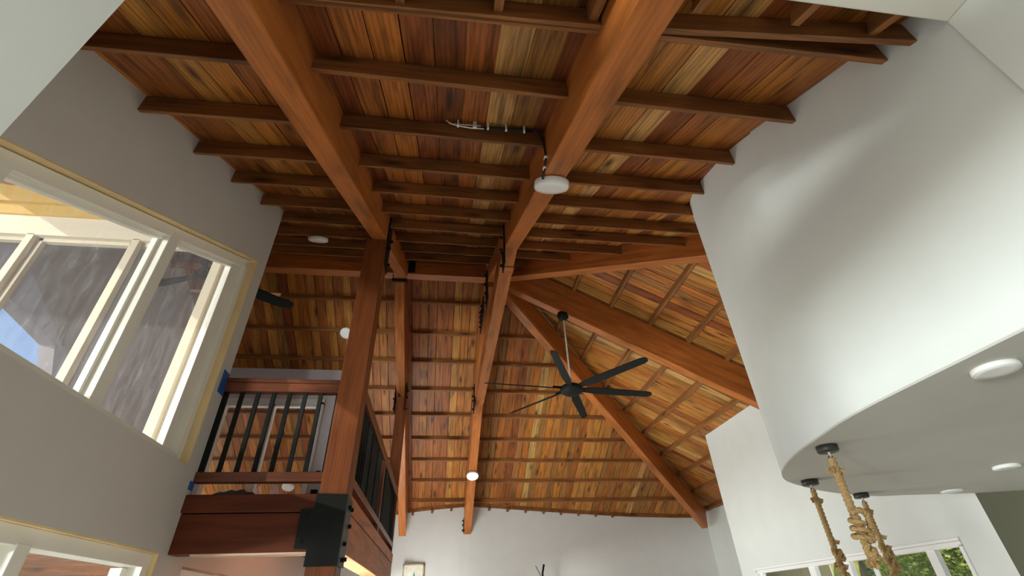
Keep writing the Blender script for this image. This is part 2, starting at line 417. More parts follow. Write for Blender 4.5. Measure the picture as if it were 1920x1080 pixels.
# boards seen between the two big rafters, right to left from the right rafter
mid_cols = ['d', 'g', 'p', 'b', 'd', 'r', 'o', 'b', 'r', 'g', 't', 'b']
right_cols = ['d', 't', 't', 'p', 'r', 'b', 'o', 'b', 'r', 't', 'd', 'o', 'p', 'b', 'r', 't']
left_cols = ['b', 'p', 'b', 'o', 't', 'b', 'b', 'o', 'd', 'b']
def near_col(xm):
    k = (xm - .487) / PW
    if xm > .487:
        i = int(k); return right_cols[i % len(right_cols)]
    if xm > -.623:
        i = int(-k); return mid_cols[min(i, len(mid_cols) - 1)]
    i = int((-.623 - xm) / PW); return left_cols[i] if i < len(left_cols) else pick({'t': 3, 'o': 3, 'b': 3, 'r': 2, 'p': 1})
i0 = int((-3.4 - .487) / PW)
for i in range(i0, 22):
    xa = .487 + i * PW + random.uniform(-.004, .004); xb = .487 + (i + 1) * PW - GAP
    xm = (xa + xb) / 2
    y0 = .45
    def ytop(x_): return 4.86 if x_ < .5 else max(y0 + .05, 4.86 - (x_ - .5))
    q = [(xa, y0, zn(y0)), (xb, y0, zn(y0)), (xb, ytop(xb), zn(ytop(xb))), (xa, ytop(xa), zn(ytop(xa)))]
    plank_quad(ceil_near, q, (0, 1, t), nN, tone(near_col(xm)))
obj('roof_deck', [(-3.5, .3, zn(.3) + .022), (3.2, .3, zn(.3) + .022), (3.2, 2.2, zn(2.2) + .022), (.55, 4.86, zn(4.86) + .022), (-3.5, 4.86, zn(4.86) + .022)] +
    [(-3.5, .3, zn(.3) + .06), (3.2, .3, zn(.3) + .06), (3.2, 2.2, zn(2.2) + .06), (.55, 4.86, zn(4.86) + .06), (-3.5, 4.86, zn(4.86) + .06)],
    [(0, 1, 2, 3, 4), (9, 8, 7, 6, 5)] + [(i, (i + 1) % 5, 5 + (i + 1) % 5, 5 + i) for i in range(5)], M['deck'], ceil_near)
def near_purlin(y, xa, xb, parent=None, y2=None):
    """2x6 on edge, vertical depth .105; y = near face at the boards"""
    y2 = y if y2 is None else y2
    w = .0255; d = .106
    pa = [(xa, y, zn(y)), (xa, y, zn(y) - d), (xa, y + w, zn(y + w) - d), (xa, y + w, zn(y + w))]
    pb = [(xb, y2, zn(y2)), (xb, y2, zn(y2) - d), (xb, y2 + w, zn(y2 + w) - d), (xb, y2 + w, zn(y2 + w))]
    o = prism('purlin', pa, pb, M['purlin'], parent or ceil_near, (1, 0, 0), .004)
    f_ = random.uniform(.85, 1.1); o.color = (f_, f_, f_, 1)
    return o
for y in (1.06, 1.475, 1.89, 2.29, 2.71, 3.12, 3.56, 3.98, 4.40):
    xl = XL - .01 if y < 3.08 else -3.3
    near_purlin(y + .005, xl, LL0 + .002, y2=y - .005)
    near_purlin(y, LL1 - .002, RL0 + .002, y2=y + .018)
    xr = wallx(y) + .02 if y < 2.9 else min(5.4 - y + .1, 2.6)
    near_purlin(y + .018, RL1 - .002, xr, y2=y + .03)
near_purlin(.735, XL - .01, LL0 + .002); near_purlin(.735, LL1 - .002, RL0 + .002, y2=.715); near_purlin(.715, RL1 - .002, 1.53, y2=.70)
# slanting eave plate with short blocks behind it
near_purlin(.735, LL1, RL0 + .002, y2=.70); near_purlin(.69, RL1 - .002, 1.56, y2=.60)
for xb_ in (-.2, .10, .40, .70, 1.03, 1.30, 1.50):
    y_ = .60 if xb_ > .5 else .70
    bar('blocking', (xb_, y_ - .10, zn(y_ - .10) - .04), (xb_, y_ + .005, zn(y_ + .005) - .04), .028, .08, M['purlin'], ceil_near)
box('eave_board', -1.5, 1.6, .53, .55, 1.50, 1.60, M['deck'], ceil_near)

# ---- far slope
ceil_far = structure(empty('ceiling_far', (0, 7, zf(7))), 'far roof slope of narrow amber boards running down to the end wall')
i = 0; x = -3.36 - 16 * .117
fw_ = .117
last = 'b'
while x < 5.55:
    xa = x + random.uniform(-.003, .003); xb = x + fw_ - .006
    def yt(x_): return 4.93 if x_ < RX else RY + (x_ - RX)
    yb = 9.86
    if yt(xb) < yb - .05:
        k = pick({'t': 5, 'o': 3, 'b': 5, 'r': .7, 'p': .7, 'g': 2})
        q = [(xa, yt(xa), zf(yt(xa))), (xb, yt(xb), zf(yt(xb))), (xb, yb, zf(yb)), (xa, yb, zf(yb))]
        plank_quad(ceil_far, q, (0, 1, -t), nF, tone(k))
    x += fw_
obj('roof_deck', [(-5.3, 4.90, zf(4.90) + .022), (.45, 4.90, zf(4.9) + .022), (5.6, 10.0, zf(10.) + .022), (-5.3, 10., zf(10.) + .022)] +
    [(-5.3, 4.90, zf(4.90) + .07), (.45, 4.90, zf(4.9) + .07), (5.6, 10.0, zf(10.) + .07), (-5.3, 10., zf(10.) + .07)],
    [(0, 1, 2, 3), (7, 6, 5, 4)] + [(i, (i + 1) % 4, 4 + (i + 1) % 4, 4 + i) for i in range(4)], M['deck'], ceil_far)
def far_purlin(y, xa, xb, d=.052, w=.026):
    pa = [(xa, y, zf(y)), (xa, y, zf(y) - d), (xa, y + w, zf(y + w) - d), (xa, y + w, zf(y + w))]
    pb = [(xb, y, zf(y)), (xb, y, zf(y) - d), (xb, y + w, zf(y + w) - d), (xb, y + w, zf(y + w))]
    return prism('purlin', pa, pb, M['purlin'], ceil_far, (1, 0, 0), .003)
for y in (5.60, 6.06, 6.51, 6.985, 7.443, 7.905, 8.345, 8.80, 9.26):
    d = .052 if y < 9 else .062
    far_purlin(y, -5.2, LL0 + .002, d); far_purlin(y, LL1 - .002, RL0 + .002, d)
    far_purlin(y + .02, RL1 - .002, RX + (y - RY) + .02, d)

# ---- end slope (right hand hip)
ceil_end = structure(empty('ceiling_end', (3, 5.5, ze(3))), 'right hand hip roof slope of golden boards crossed by thin purlins')
y = 2.35
while y < 9.95:
    ya = y + random.uniform(-.003, .003); yb = y + fw_ - .006; xe = 5.46
    xs_ = lambda yy: RX + abs(yy - RY) + .0
    if max(xs_(ya), xs_(yb)) < xe - .05:
        q = [(xs_(ya), ya, ze(xs_(ya))), (xe, ya, ze(xe)), (xe, yb, ze(xe)), (xs_(yb), yb, ze(xs_(yb)))]
        k = pick({'t': 6, 'o': 4, 'b': 2.4, 'r': .6, 'p': 1.2, 'g': 1})
        plank_quad(ceil_end, q, (1, 0, -t), nE, tone(k))
    y += fw_
obj('roof_deck', [(RX, RY, ze(RX) + .022), (5.5, -.15, ze(5.5) + .022), (5.5, 9.95, ze(5.5) + .022), (RX, RY, ze(RX) + .06), (5.5, -.15, ze(5.5) + .06), (5.5, 9.95, ze(5.5) + .06)],
    [(0, 1, 2), (5, 4, 3), (0, 1, 4, 3), (1, 2, 5, 4), (2, 0, 3, 5)], M['deck'], ceil_end)
for x in (1.06, 1.53, 1.985, 2.45, 2.90, 3.34, 3.80, 4.26, 4.68, 5.1):
    w, d = .030, .062
    for (ya, yb) in ((RY - (x - RX) + .0, RY - .055), (RY + .055, RY + (x - RX))):
        if yb - ya < .1: continue
        pa = [(x, ya, ze(x)), (x, ya, ze(x) - d), (x + w, ya, ze(x + w) - d), (x + w, ya, ze(x + w))]
        pb = [(q[0], yb, q[2]) for q in pa]
        prism('purlin', pa, pb, M['purlin'], ceil_end, (0, 1, 0), .003)

# ------------------------------------------------------------------ walls
win_up = [(.60, .755), (2.98, .755), (2.98, 2.225), (.60, 1.02)]
win_lo = [(.62, FZ + .02), (3.00, FZ + .02), (3.00, .323), (.62, .323)]
win_lo2 = [(3.30, FZ + .02), (4.7, FZ + .02), (4.7, .285), (3.30, .285)]
out_l = [(.47, FZ), (6.95, FZ), (6.95, .575), (3.11, .575), (3.11, zn(3.11) + .05), (.47, zn(.47) + .05)]
structure(wall_with_holes('wall_left', 'X', XL - .13, XL, out_l, [win_up, win_lo, win_lo2], M['wall_l']), 'plastered left wall, shade toned into it, with a raked window over a low window')
# side wall beside the camera: only the strip between the window rows
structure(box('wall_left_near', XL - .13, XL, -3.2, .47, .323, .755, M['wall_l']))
structure(box('wall_left_near', XL - .13, XL, -3.2, .33, 1.32, 1.62, M['wall_l']))  # upper strip added to keep sun off the right wall
# near wall with the wide opening we look through
structure(box('wall_near', -1.7, -.659, .33, .525, FZ, 2.2, M['wall']), 'pale wall end at the upper left, nearest the viewer')
structure(box('trim_1', -.659, 1.426, .12, .525, 1.409, 1.50, M['cream_w'], bev=.006), 'cream lintel across the top right corner')
structure(box('wall_right_near', 1.426, 1.53, -.9, .525, FZ, 1.9, M['wall']), 'white wall return at the far right, nearest the viewer')
# right bulkhead: straight then curved thin wall from the dropped ceiling up to the roof
def ribbon(pts, z0, ztop, th):
    n = len(pts); vs = []; f = []
    for i, (x, y) in enumerate(pts):
        a = Vector(pts[max(i - 1, 0)]); b = Vector(pts[min(i + 1, n - 1)]); d = (b - a).normalized(); nr = Vector((d.y, -d.x))
        xo, yo = x + nr.x * th, y + nr.y * th
        zt = ztop(x, y)
        vs += [(x, y, z0), (x, y, zt), (xo, yo, z0), (xo, yo, zt)]
    for i in range(n - 1):
        a, b = 4 * i, 4 * i + 4
        f += [(a, b, b + 1, a + 1), (a + 2, a + 3, b + 3, b + 2), (a, a + 2, b + 2, b), (a + 1, b + 1, b + 3, a + 3)]
    f += [(0, 1, 3, 2), (4 * n - 4, 4 * n - 2, 4 * n - 1, 4 * n - 3)]
    return vs, f
def smooth_curve(pts, sub=5):
    out = []
    for i in range(len(pts) - 1):
        p0, p1, p2, p3 = [Vector(pts[max(0, min(len(pts) - 1, i + k))]) for k in (-1, 0, 1, 2)]
        if i == 0: out.append(tuple(p1)); continue
        for s_ in range(sub):
            u = s_ / sub
            out.append(tuple(.5 * (2 * p1 + (p2 - p0) * u + (2 * p0 - 5 * p1 + 4 * p2 - p3) * u * u + (-p0 + 3 * p1 - 3 * p2 + p3) * u ** 3)))
    out.append(pts[-1]); return out
CPTS = [(1.44, .40), (1.44, .9)] + CURVE[1:]
CS = smooth_curve(CPTS)
def top_r(x, y): return min(zn(max(y, .3)), ze(x) if x > RX else 9) + .03
vs, f = ribbon(CS, .5495, top_r, .09)
wr = structure(obj('wall_right', vs, f, M['wall']), 'white curved wall above the dropped kitchen ceiling')
wr.data.shade_smooth() if hasattr(wr.data, 'shade_smooth') else None
md = wr.modifiers.new('edges', 'EDGE_SPLIT'); md.split_angle = math.radians(40)
# dropped ceiling slab
soff = [(x - .0005, y) for x, y in CS] + [(4.1, 2.82), (4.1, .40)]
prism_s = prism('ceiling_kitchen', [(x, y, .5485) for x, y in soff], [(x, y, .556) for x, y in soff], M['soffit'])
structure(prism_s, 'flat dropped ceiling with a rounded nose over the kitchen')
# olive wall behind, under the dropped ceiling
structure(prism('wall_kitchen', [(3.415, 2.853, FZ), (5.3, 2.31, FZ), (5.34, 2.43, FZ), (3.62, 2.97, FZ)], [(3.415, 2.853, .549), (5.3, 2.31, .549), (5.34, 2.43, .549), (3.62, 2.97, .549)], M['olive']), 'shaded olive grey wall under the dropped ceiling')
# wall with the garden window
win_r = [(3.64, FZ + .25), (6.545, FZ + .25), (6.545, .385), (3.64, .385)]
structure(wall_with_holes('wall_garden', 'X', 4.0, 4.12, [(2.3, FZ), (6.88, FZ), (6.88, ze(4.0) + .03), (2.3, ze(4.0) + .03)], [win_r], M['wall']), 'white wall with the wide garden window')
structure(box('wall_garden_return', 4.12, 5.3, 6.87, 6.99, FZ, ze(4.0) + .0, M['olive_out']))
structure(box('wall_end', 5.22, 5.34, 6.9, 9.9, FZ, ze(5.22) + .03, M['wall']), 'white end wall in the far right corner')
# far wall, gently bowed
FW = [(-4.9, 9.86), (-3.4, 9.84), (-1.6, 9.74), (-.59, 9.54), (-.09, 9.47), (.49, 9.41), (1.29, 9.49), (2.33, 9.60), (3.63, 9.72), (4.64, 9.765), (5.3, 9.77)]
FWs = smooth_curve([(-5.0, 9.86)] + FW, 4)
vs, f = ribbon(list(reversed(FWs)), FZ, lambda x, y: zf(y) + .03, .12)
wf = structure(obj('wall_far', vs, f, M['wall_far']), 'pale grey far wall below the eave')
# eave plate following the far wall, with short tails below it
for (xa, ya), (xb, yb) in zip(FW[1:], FW[2:]):
    d_ = .05
    prism('eave_plate', [(xa, ya - .03, zf(ya) - d_), (xa, ya, zf(ya) - d_), (xa, ya, zf(ya) + .02), (xa, ya - .03, zf(ya) + .02)],
          [(xb, yb - .03, zf(yb) - d_), (xb, yb, zf(yb) - d_), (xb, yb, zf(yb) + .02), (xb, yb - .03, zf(yb) + .02)], M['purlin'], ceil_far, (1, 0, 0))
def fwy(x_):
    for (xa, ya), (xb, yb) in zip(FW, FW[1:]):
        if xa <= x_ <= xb: return ya + (yb - ya) * (x_ - xa) / (xb - xa)
    return 9.7
for k in range(12):
    x_ = -.53 + k * .345
    if abs(x_ - .475) < .1: continue
    y_ = fwy(x_); dz = .052 * (1 - .05 * max(0, k - 3))
    box('rafter_tail', x_ - .017, x_ + .017, y_ - .05, y_ + .0, zf(y_) - .05 - dz, zf(y_) - .04, M['purlin'], ceil_far)
# loft: wing wall, back wall, side wall
structure(wall_with_holes('wall_loft_front', 'Y', 2.96, 3.06, [(-4.2, .62), (-1.57, .62), (-1.57, zn(2.96)), (-4.2, zn(2.96))], [[(-3.75, .75), (-1.66, .75), (-1.66, 2.40), (-3.75, 2.40)]], M['cream']), 'cream outside wall of the loft wing seen through the raked window')
door_hole = [(-3.08, .66), (-1.735, .66), (-1.735, 2.60), (-3.08, 2.60)]
structure(wall_with_holes('wall_loft_back', 'Y', 6.735, 6.83, [(-3.42, .60), (-1.36, .60), (-1.36, zf(6.735)), (-3.42, zf(6.735))], [door_hole], M['lilac']), 'pale lilac wall at the back of the loft')
structure(wall_with_holes('wall_loft_side', 'X', -3.52, -3.40, [(3.0, .60), (6.8, .60), (6.8, 3.02), (4.9, 3.95), (3.0, 2.75)], [[(3.12, .95), (4.52, .95), (4.42, 1.55), (4.12, 2.05), (3.12, 2.20)]], M['lilac']))
structure(box('wall_under_loft', -1.57, -.3, 6.95, 7.05, FZ, .33, M['wall_l']))
structure(box('floor_loft', -3.4, -.60, 3.19, 6.74, .58, .625, M['loftbeam']))
structure(box('wall_back', -1.6, 4.1, -3.6, -3.5, FZ, 1.62, M['wall']))  # added behind the camera to shut out sky light
structure(profX('wall_sun_block', [(6.84, FZ), (9.9, FZ), (9.9, zf(9.9)), (6.84, zf(6.84))], -5.02, -4.90, M['wall']))  # unseen wall added to keep the sun off the far wall
structure(box('wall_sun_block', -4.95, -3.42, 6.735, 6.83, FZ, zf(6.83), M['wall']))  # unseen filler added against sun leaking past the loft
structure(box('floor', -1.6, 5.4, -3.5, 10.0, FZ - .06, FZ, M['floor']))
structure(box('ceiling_camera_room', -1.6, 4.1, -3.5, .40, 1.55, 1.62, M['wall']))
structure(box('wall_camera_right', 4.0, 4.12, -3.5, 2.3, FZ, 1.55, M['wall']))
gr = structure(box('ground', -40, 40, -40, 40, FZ - .30, FZ - .12, M['ground'])); 

# ------------------------------------------------------------------ big timbers
def rafter_near(name, x0, x1, label, y_end):
    yb0, yb1 = .05, y_end
    b = lambda y: 1 + t * y
    prof = [(yb0, b(yb0)), (yb1, b(yb1)), (yb1, b(yb1) + .275), (yb0, b(yb0) + .262)]
    return tag(profX(name, prof, x0, x1, M['beam'], axis=(0, 1, t), bev=.006), label, 'rafter')
r1 = rafter_near('rafter', LL0, LL1, 'large red-brown rafter crossing the near slope at left, landing on the loft post', 3.16)
r2 = rafter_near('rafter', RL0, RL1, 'large red-brown rafter on the near slope at right, carrying the big round white light', 3.15)
def rafter_up(x0, x1, label, dz):
    b = lambda y: 1 + t * y + dz
    prof = [(3.22, b(3.22)), (4.85, b(4.85)), (4.85, b(4.85) + .20), (3.22, b(3.22) + .24)]
    return tag(profX('rafter', prof, x0, x1, M['beam'], axis=(0, 1, t), bev=.005), label, 'rafter')
u1 = rafter_up(LL0, LL1, 'short upper rafter from the loft post up to the dark ridge beam', -.02)
u2 = rafter_up(RL0 - .01, RL1 - .02, 'short upper rafter above the level tie beam, ending at the ridge', -.02)
def rafter_far(x0, x1, label, y0, y1):
    b = lambda y: 6.037 - t * y
    prof = [(y0, b(y0)), (y1, b(y1)), (y1, b(y1) + .50), (y0, b(y0) + .50)]
    return tag(profX('rafter', prof, x0, x1, M['beam'], axis=(0, 1, -t), bev=.006), label, 'rafter')
f1 = rafter_far(-.735, -.612, 'long rafter down the far slope just right of the loft railing', 4.97, 9.43)
f2 = rafter_far(.395, .525, 'long rafter down the far slope with the small lit round light on it', 4.97, 9.42)
ridge = tag(box('ridge_beam', -3.35, .42, 4.835, 4.965, 3.53, 4.02, M['beam'], bev=.006), 'level ridge beam with dark face and lit underside above the loft', 'beam')
tie = tag(profX('tie_beam', [(3.10, 2.59), (6.75, 2.59), (6.75, 2.83), (3.10, 2.83)], .415, .537, M['beam'], axis=(0, 1, 0), bev=.006), 'level tie beam under the right truss, seen running away from below', 'beam')
box('splice_board', .412, .540, 3.36, 3.46, 2.578, 2.60, M['beam'], tie)
# hips and end rafter
def hip(sx, sy, length, label, depth):
    d = Vector((sx, sy, -t * abs(sx))) ; a = Vector((RX, RY, RZ)); p0 = a + d * .12; p1 = a + d * length
    return tag(bar('hip_rafter', tuple(p0), tuple(p1), .118, depth, M['beam'], off=(0, depth / 2), bev=.006), label, 'rafter')
h1 = hip(1, 1, 4.47, 'hip rafter slanting down to the far right corner of the far wall', .36)
h2 = hip(1, -1, 2.95, 'bright orange hip rafter rising right from the hub to the white curved wall', .36)
a = Vector((RX, RY, RZ)); d = Vector((1, 0, -t))
er = tag(bar('end_rafter', tuple(a + d * .14), tuple(a + d * 4.7), .115, .38, M['beam'], off=(0, .19), bev=.006), 'middle rafter of the hip end, carrying the black ceiling fan', 'rafter')
box('hub_block', RX + .06, RX + .17, RY - .06, RY + .06, 3.50, 3.90, M['beam'], er)

# posts
post = tag(box('post', -.7198, -.5580, YP, 3.235, FZ, 2.577, M['post'], axis=(0, 0, 1), bev=.006), 'square dark red timber post in front of the loft, black steel at its foot', 'post')
post2 = tag(box('post', -.715, -.580, 6.54, 6.68, FZ, 2.60, M['post'], axis=(0, 0, 1), bev=.006), 'square timber post at the far end of the side railing', 'post')

# loft beams
lb = tag(empty('loft_beam', (-1.09, 3.13, .33)), 'dark red double beam across the front of the loft floor', 'beam')
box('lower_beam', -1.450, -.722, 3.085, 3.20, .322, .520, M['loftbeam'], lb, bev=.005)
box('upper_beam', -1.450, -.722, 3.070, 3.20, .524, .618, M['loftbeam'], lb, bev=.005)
box('lit_underside', -1.33, -.722, 3.09, 3.19, .312, .322, M['pale'], lb)  # pale strip stands in for light on the beam's underside
sb = tag(empty('loft_side_beam', (-.63, 5, .33)), 'red timber beam along the open side of the loft floor', 'beam')
box('lower_beam', -.70, -.566, 3.235, 6.60, .330, .545, M['loftside'], sb, axis=(0, 1, 0), bev=.005)
box('upper_beam', -.70, -.562, 3.235, 6.60, .549, .645, M['loftside'], sb, axis=(0, 1, 0), bev=.005)

# steel
def bolts(parent, pts, nrm, r=.012, h=.016, mat='black'):
    for p in pts:
        q = Vector(p) + Vector(nrm) * h
        cyl('bolt', p, tuple(q), r, r, M[mat], parent, seg=6)
br = empty('steel_bracket', (-.64, 3.06, .25)); tag(br, 'black steel bracket wrapped around the foot of the loft post and the beam end', 'bracket')
fpl = prism('front_plate', [(x_, 3.056, z_) for x_, z_ in ((-.7275, .248), (-.553, .248), (-.553, .612), (-.7275, .618), (-.7275, .537), (-.800, .535), (-.795, .333), (-.7275, .333))],
      [(x_, 3.0685, z_) for x_, z_ in ((-.7275, .248), (-.553, .248), (-.553, .612), (-.7275, .618), (-.7275, .537), (-.800, .535), (-.795, .333), (-.7275, .333))], M['black'], br)
spl = box('side_plate', -.5575, -.547, 3.058, 3.235, .248, .606, M['steel'], br, bev=.003)
bolts(spl, [(-.547, 3.12, .55), (-.547, 3.20, .46), (-.547, 3.12, .36), (-.547, 3.20, .29), (-.547, 3.12, .28), (-.547, 3.20, .55)], (1, 0, 0))
bolts(fpl, [(-.77, 3.056, .50), (-.77, 3.056, .37)], (0, -1, 0), r=.014, h=.006)
# plates at the head of the post / rafter joints
def side_plate(x, y0, y1, z0, z1, sgn, label, skew=0.0, n=4, wid=.012):
    e = tag(empty('steel_plate', (x, (y0 + y1) / 2, z0)), label, 'bracket')
    xa, xb = (x, x + wid * sgn) if sgn > 0 else (x - wid, x)
    pl = profX('plate', [(y0, z0), (y1, z0), (y1 + skew, z1), (y0 + skew, z1)], xa, xb, M['black'], e, bev=.002)
    pts = []
    for k in range(n):
        u = (k + .5) / n; pts.append((x + wid * sgn, y0 + (y1 - y0) * (.3 if k % 2 else .7) + skew * u, z0 + (z1 - z0) * u))
    bolts(pl, pts, (sgn, 0, 0), r=.014, h=.022)
    return e
side_plate(LL1, 3.10, 3.26, 2.36, 2.86, 1, 'black steel plate at the head of the loft post, right face', .0)
side_plate(LL0, 3.13, 3.25, 2.50, 2.70, -1, 'small black plate at the head of the loft post, left face', .0, 2)
side_plate(RL0, 3.09, 3.24, 2.42, 2.86, -1, 'bolted black plate where the right rafter meets the tie beam', .0, 5)
side_plate(RL0 - .012, 4.55, 4.76, 3.02, 3.50, -1, 'bolted black plate beside the ridge on the right truss', .1, 6)
side_plate(.40, 5.00, 5.55, 3.10, 3.36, -1, 'long bolted plate under the far side of the ridge on the right truss', .0, 7)
side_plate(.395, 6.60, 6.78, 2.45, 2.85, -1, 'bolted plate at the far end of the tie beam', .0, 4)
side_plate(-.600, 6.50, 6.72, 2.40, 2.80, 1, 'dark plate at the head of the far loft post', .0, 3)
side_plate(-.735, 6.50, 6.72, 2.40, 2.75, -1, 'dark plate on the hidden side of the far loft post head', .0, 3)
side_plate(.395, 9.28, 9.40, 1.22, 1.45, -1, 'bolted plate at the foot of the right far rafter', .0, 3)
rb = tag(empty('ridge_bracket', (-.66, 4.97, 3.46)), 'black saddle bracket under the ridge beam over the far left rafter', 'bracket')
box('saddle', -.765, -.575, 4.955, 4.985, 3.502, 3.53, M['black'], rb)
box('ear', -.612, -.600, 4.86, 4.98, 3.53, 3.80, M['black'], rb); box('ear', -.75, -.738, 4.86, 4.98, 3.53, 3.80, M['black'], rb)
# angle plate on ridge side face next to the upper rafter
tag(box('ridge_plate', LL1, LL1 + .085, 4.822, 4.834, 3.55, 3.72, M['black']), 'black plate on the dark face of the ridge beam', 'bracket')

# ------------------------------------------------------------------ railings
fr = tag(empty('loft_railing', (-1.09, 3.12, .69)), 'front loft railing of dark rails and flat black balusters', 'railing')
box('top_rail', -1.447, -.722, 3.095, 3.155, 1.253, 1.312, M['rail'], fr, bev=.004)
box('cap_rail', -1.447, -.722, 3.085, 3.165, 1.313, 1.338, M['rail'], fr, bev=.004)
box('bottom_rail', -1.447, -.722, 3.095, 3.155, .692, .747, M['rail'], fr, bev=.004)
for i in range(8):
    x_ = -1.428 + i * .0985
    if i == 7: x_ = -.730
    w_ = .012 if i in (1, 2, 3, 4, 5, 6) else (.016 if i == 0 else .008)
    box('baluster', x_ - w_, x_ + w_, 3.115, 3.135, .745, 1.255, M['black'], fr)
sr = tag(empty('loft_railing', (-.585, 4.9, .69)), 'side loft railing of close black balusters along the open edge', 'railing')
box('top_rail', -.615, -.566, 3.235, 6.54, 1.262, 1.345, M['rail'], sr, axis=(0, 1, 0), bev=.004)
box('bottom_rail', -.615, -.566, 3.235, 6.54, .700, .750, M['rail'], sr, axis=(0, 1, 0), bev=.004)
box('middle_post', -.618, -.566, 4.80, 4.87, .648, 1.345, M['rail'], sr, axis=(0, 0, 1), bev=.004)
box('end_post', -.618, -.566, 6.44, 6.52, .648, 1.345, M['rail'], sr, axis=(0, 0, 1), bev=.004)
y_ = 3.30
while y_ < 6.40:
    if not 4.76 < y_ < 4.90: box('baluster', -.600, -.582, y_ - .011, y_ + .011, .748, 1.264, M['black'], sr)
    y_ += .0985
tag(box('masking_tape', -1.439, -1.434, 3.02, 3.10, 1.215, 1.365, M['tape']), 'strip of blue masking tape on the wall beside the top rail', 'tape')
tag(box('masking_tape', -1.439, -1.434, 3.06, 3.11, .645, .69, M['tape']), 'scrap of blue masking tape on the wall below the bottom rail', 'tape')
# folded cloth on the loft edge
def cloth():
    nx, ny = 22, 8; vs = []; f = []
    for i in range(nx + 1):
        for j in range(ny + 1):
            u, v = i / nx, j / ny
            h = .055 * math.sin(PI * min(1, u * 1.02)) ** .8 * math.sin(PI * v) ** .6 + .006 * math.sin(u * 31 + v * 5) * math.sin(PI * v) + .005 * math.sin(u * 17 - v * 9)
            vs.append((-1.42 + .32 * u, 3.21 + .2 * v, .628 + max(0, h)))
    for i in range(nx):
        for j in range(ny):
            a_ = i * (ny + 1) + j; f.append((a_, a_ + ny + 1, a_ + ny + 2, a_ + 1))
    o = obj('folded_cloth', vs, f, M['cloth'], smooth=True)
    m_ = o.modifiers.new('thick', 'SOLIDIFY'); m_.thickness = .006
    return o
tag(cloth(), 'crumpled dark grey cloth lying on the loft floor edge', 'cloth')

# ------------------------------------------------------------------ windows
def framebars(parent, plane, c0, c1, segs, mat, name='frame_bar'):
    for (a, b, w) in segs:
        A, B = Vector(a), Vector(b); d = (B - A).normalized(); nr = Vector((-d.y, d.x)) * w / 2
        poly = [A - nr, B - nr, B + nr, A + nr]
        mk = (lambda c, p: (c, p.x, p.y)) if plane == 'X' else (lambda c, p: (p.x, c, p.y))
        ax = (0, d.x, d.y) if plane == 'X' else (d.x, 0, d.y)
        prism(name, [mk(c0, p) for p in poly], [mk(c1, p) for p in poly], mat, parent, ax, .003)
def pane(parent, plane, c, poly, mat):
    mk = (lambda c_, p: (c_, p[0], p[1])) if plane == 'X' else (lambda c_, p: (p[0], c_, p[1]))
    return obj('pane', [mk(c, p) for p in poly], [tuple(range(len(poly)))], mat, parent)
def headz(y): return .715 + .5065 * y        # head of the raked window
wu = structure(empty('window_1', (-1.5, 1.8, .755)), 'large raked window in the left wall, dusty glass in cream frames')
# yellow primed reveal
prism('reveal', [(-1.565, .60, headz(.60) + .001), (-1.445, .60, headz(.60) + .001), (-1.445, 2.979, headz(2.979) + .001), (-1.565, 2.979, headz(2.979) + .001)],
      [(-1.565, .60, headz(.60) - .006), (-1.442, .60, headz(.60) - .006), (-1.442, 2.979, headz(2.979) - .006), (-1.565, 2.979, headz(2.979) - .006)], M['reveal'], wu)
box('reveal', -1.565, -1.442, 2.973, 2.979, .756, headz(2.97), M['reveal'], wu)
hz = lambda y, d: headz(y) - d
segs = [((.62, hz(.62, .045)), (2.97, hz(2.97, .045)), .060), ((2.945, .756), (2.945, hz(2.945, .03)), .058), ((.62, .78), (2.95, .78), .045)]
framebars(wu, 'X', -1.545, -1.49, segs, M['frame'])
framebars(wu, 'X', -1.560, -1.52, [((.62, hz(.62, .085)), (2.93, hz(2.93, .085)), .03), ((2.862, .78), (2.862, hz(2.862, .06)), .11)], M['frame'])
framebars(wu, 'X', -1.535, -1.488, [((2.14, .757), (2.14, hz(2.14, .05)), .080)], M['frame'], 'mullion')
framebars(wu, 'X', -1.560, -1.530, [((2.095, .757), (2.095, hz(2.095, .06)), .024)], M['frame'], 'sash')
framebars(wu, 'X', -1.552, -1.485, [((1.245, .757), (1.245, hz(1.245, .05)), .07)], M['frame'], 'mullion')
pane(wu, 'X', -1.540, [(1.27, .79), (2.08, .79), (2.08, hz(2.08, .08)), (1.27, hz(1.27, .08))], M['glass_l'])
pane(wu, 'X', -1.540, [(2.15, .79), (2.83, .79), (2.83, hz(2.83, .08)), (2.15, hz(2.15, .08))], M['glass_l'])
pane(wu, 'X', -1.530, [(.63, .79), (1.22, .79), (1.22, hz(1.22, .08)), (.63, hz(.63, .08))], M['glass_l'])
wl = structure(empty('window_2', (-1.5, 1.8, FZ)), 'low window under the raked window, white head and mullion')
box('reveal', -1.565, -1.441, .63, 3.0, .316, .324, M['reveal'], wl, axis=(0, 1, 0)); box('reveal', -1.565, -1.441, 2.992, 3.0, FZ + .02, .32, M['reveal'], wl)
framebars(wl, 'X', -1.555, -1.465, [((.63, .285), (2.992, .285), .062), ((2.96, FZ + .02), (2.96, .26), .058)], M['frame'])
framebars(wl, 'X', -1.560, -1.46, [((2.10, FZ + .02), (2.10, .262), .07)], M['frame'], 'mullion')
framebars(wl, 'X', -1.585, -1.53, [((2.02, FZ + .02), (2.02, .235), .035), ((.63, .245), (2.06, .245), .04), ((2.91, FZ + .02), (2.91, .25), .05)], M['frame'], 'sash')
pane(wl, 'X', -1.54, [(2.13, FZ + .05), (2.93, FZ + .05), (2.93, .258), (2.13, .258)], M['glass'])
pane(wl, 'X', -1.56, [(.65, FZ + .05), (2.01, FZ + .05), (2.01, .235), (.65, .235)], M['glass'])
w2 = structure(empty('window_3', (-1.5, 4.5, FZ)), 'low window under the loft')
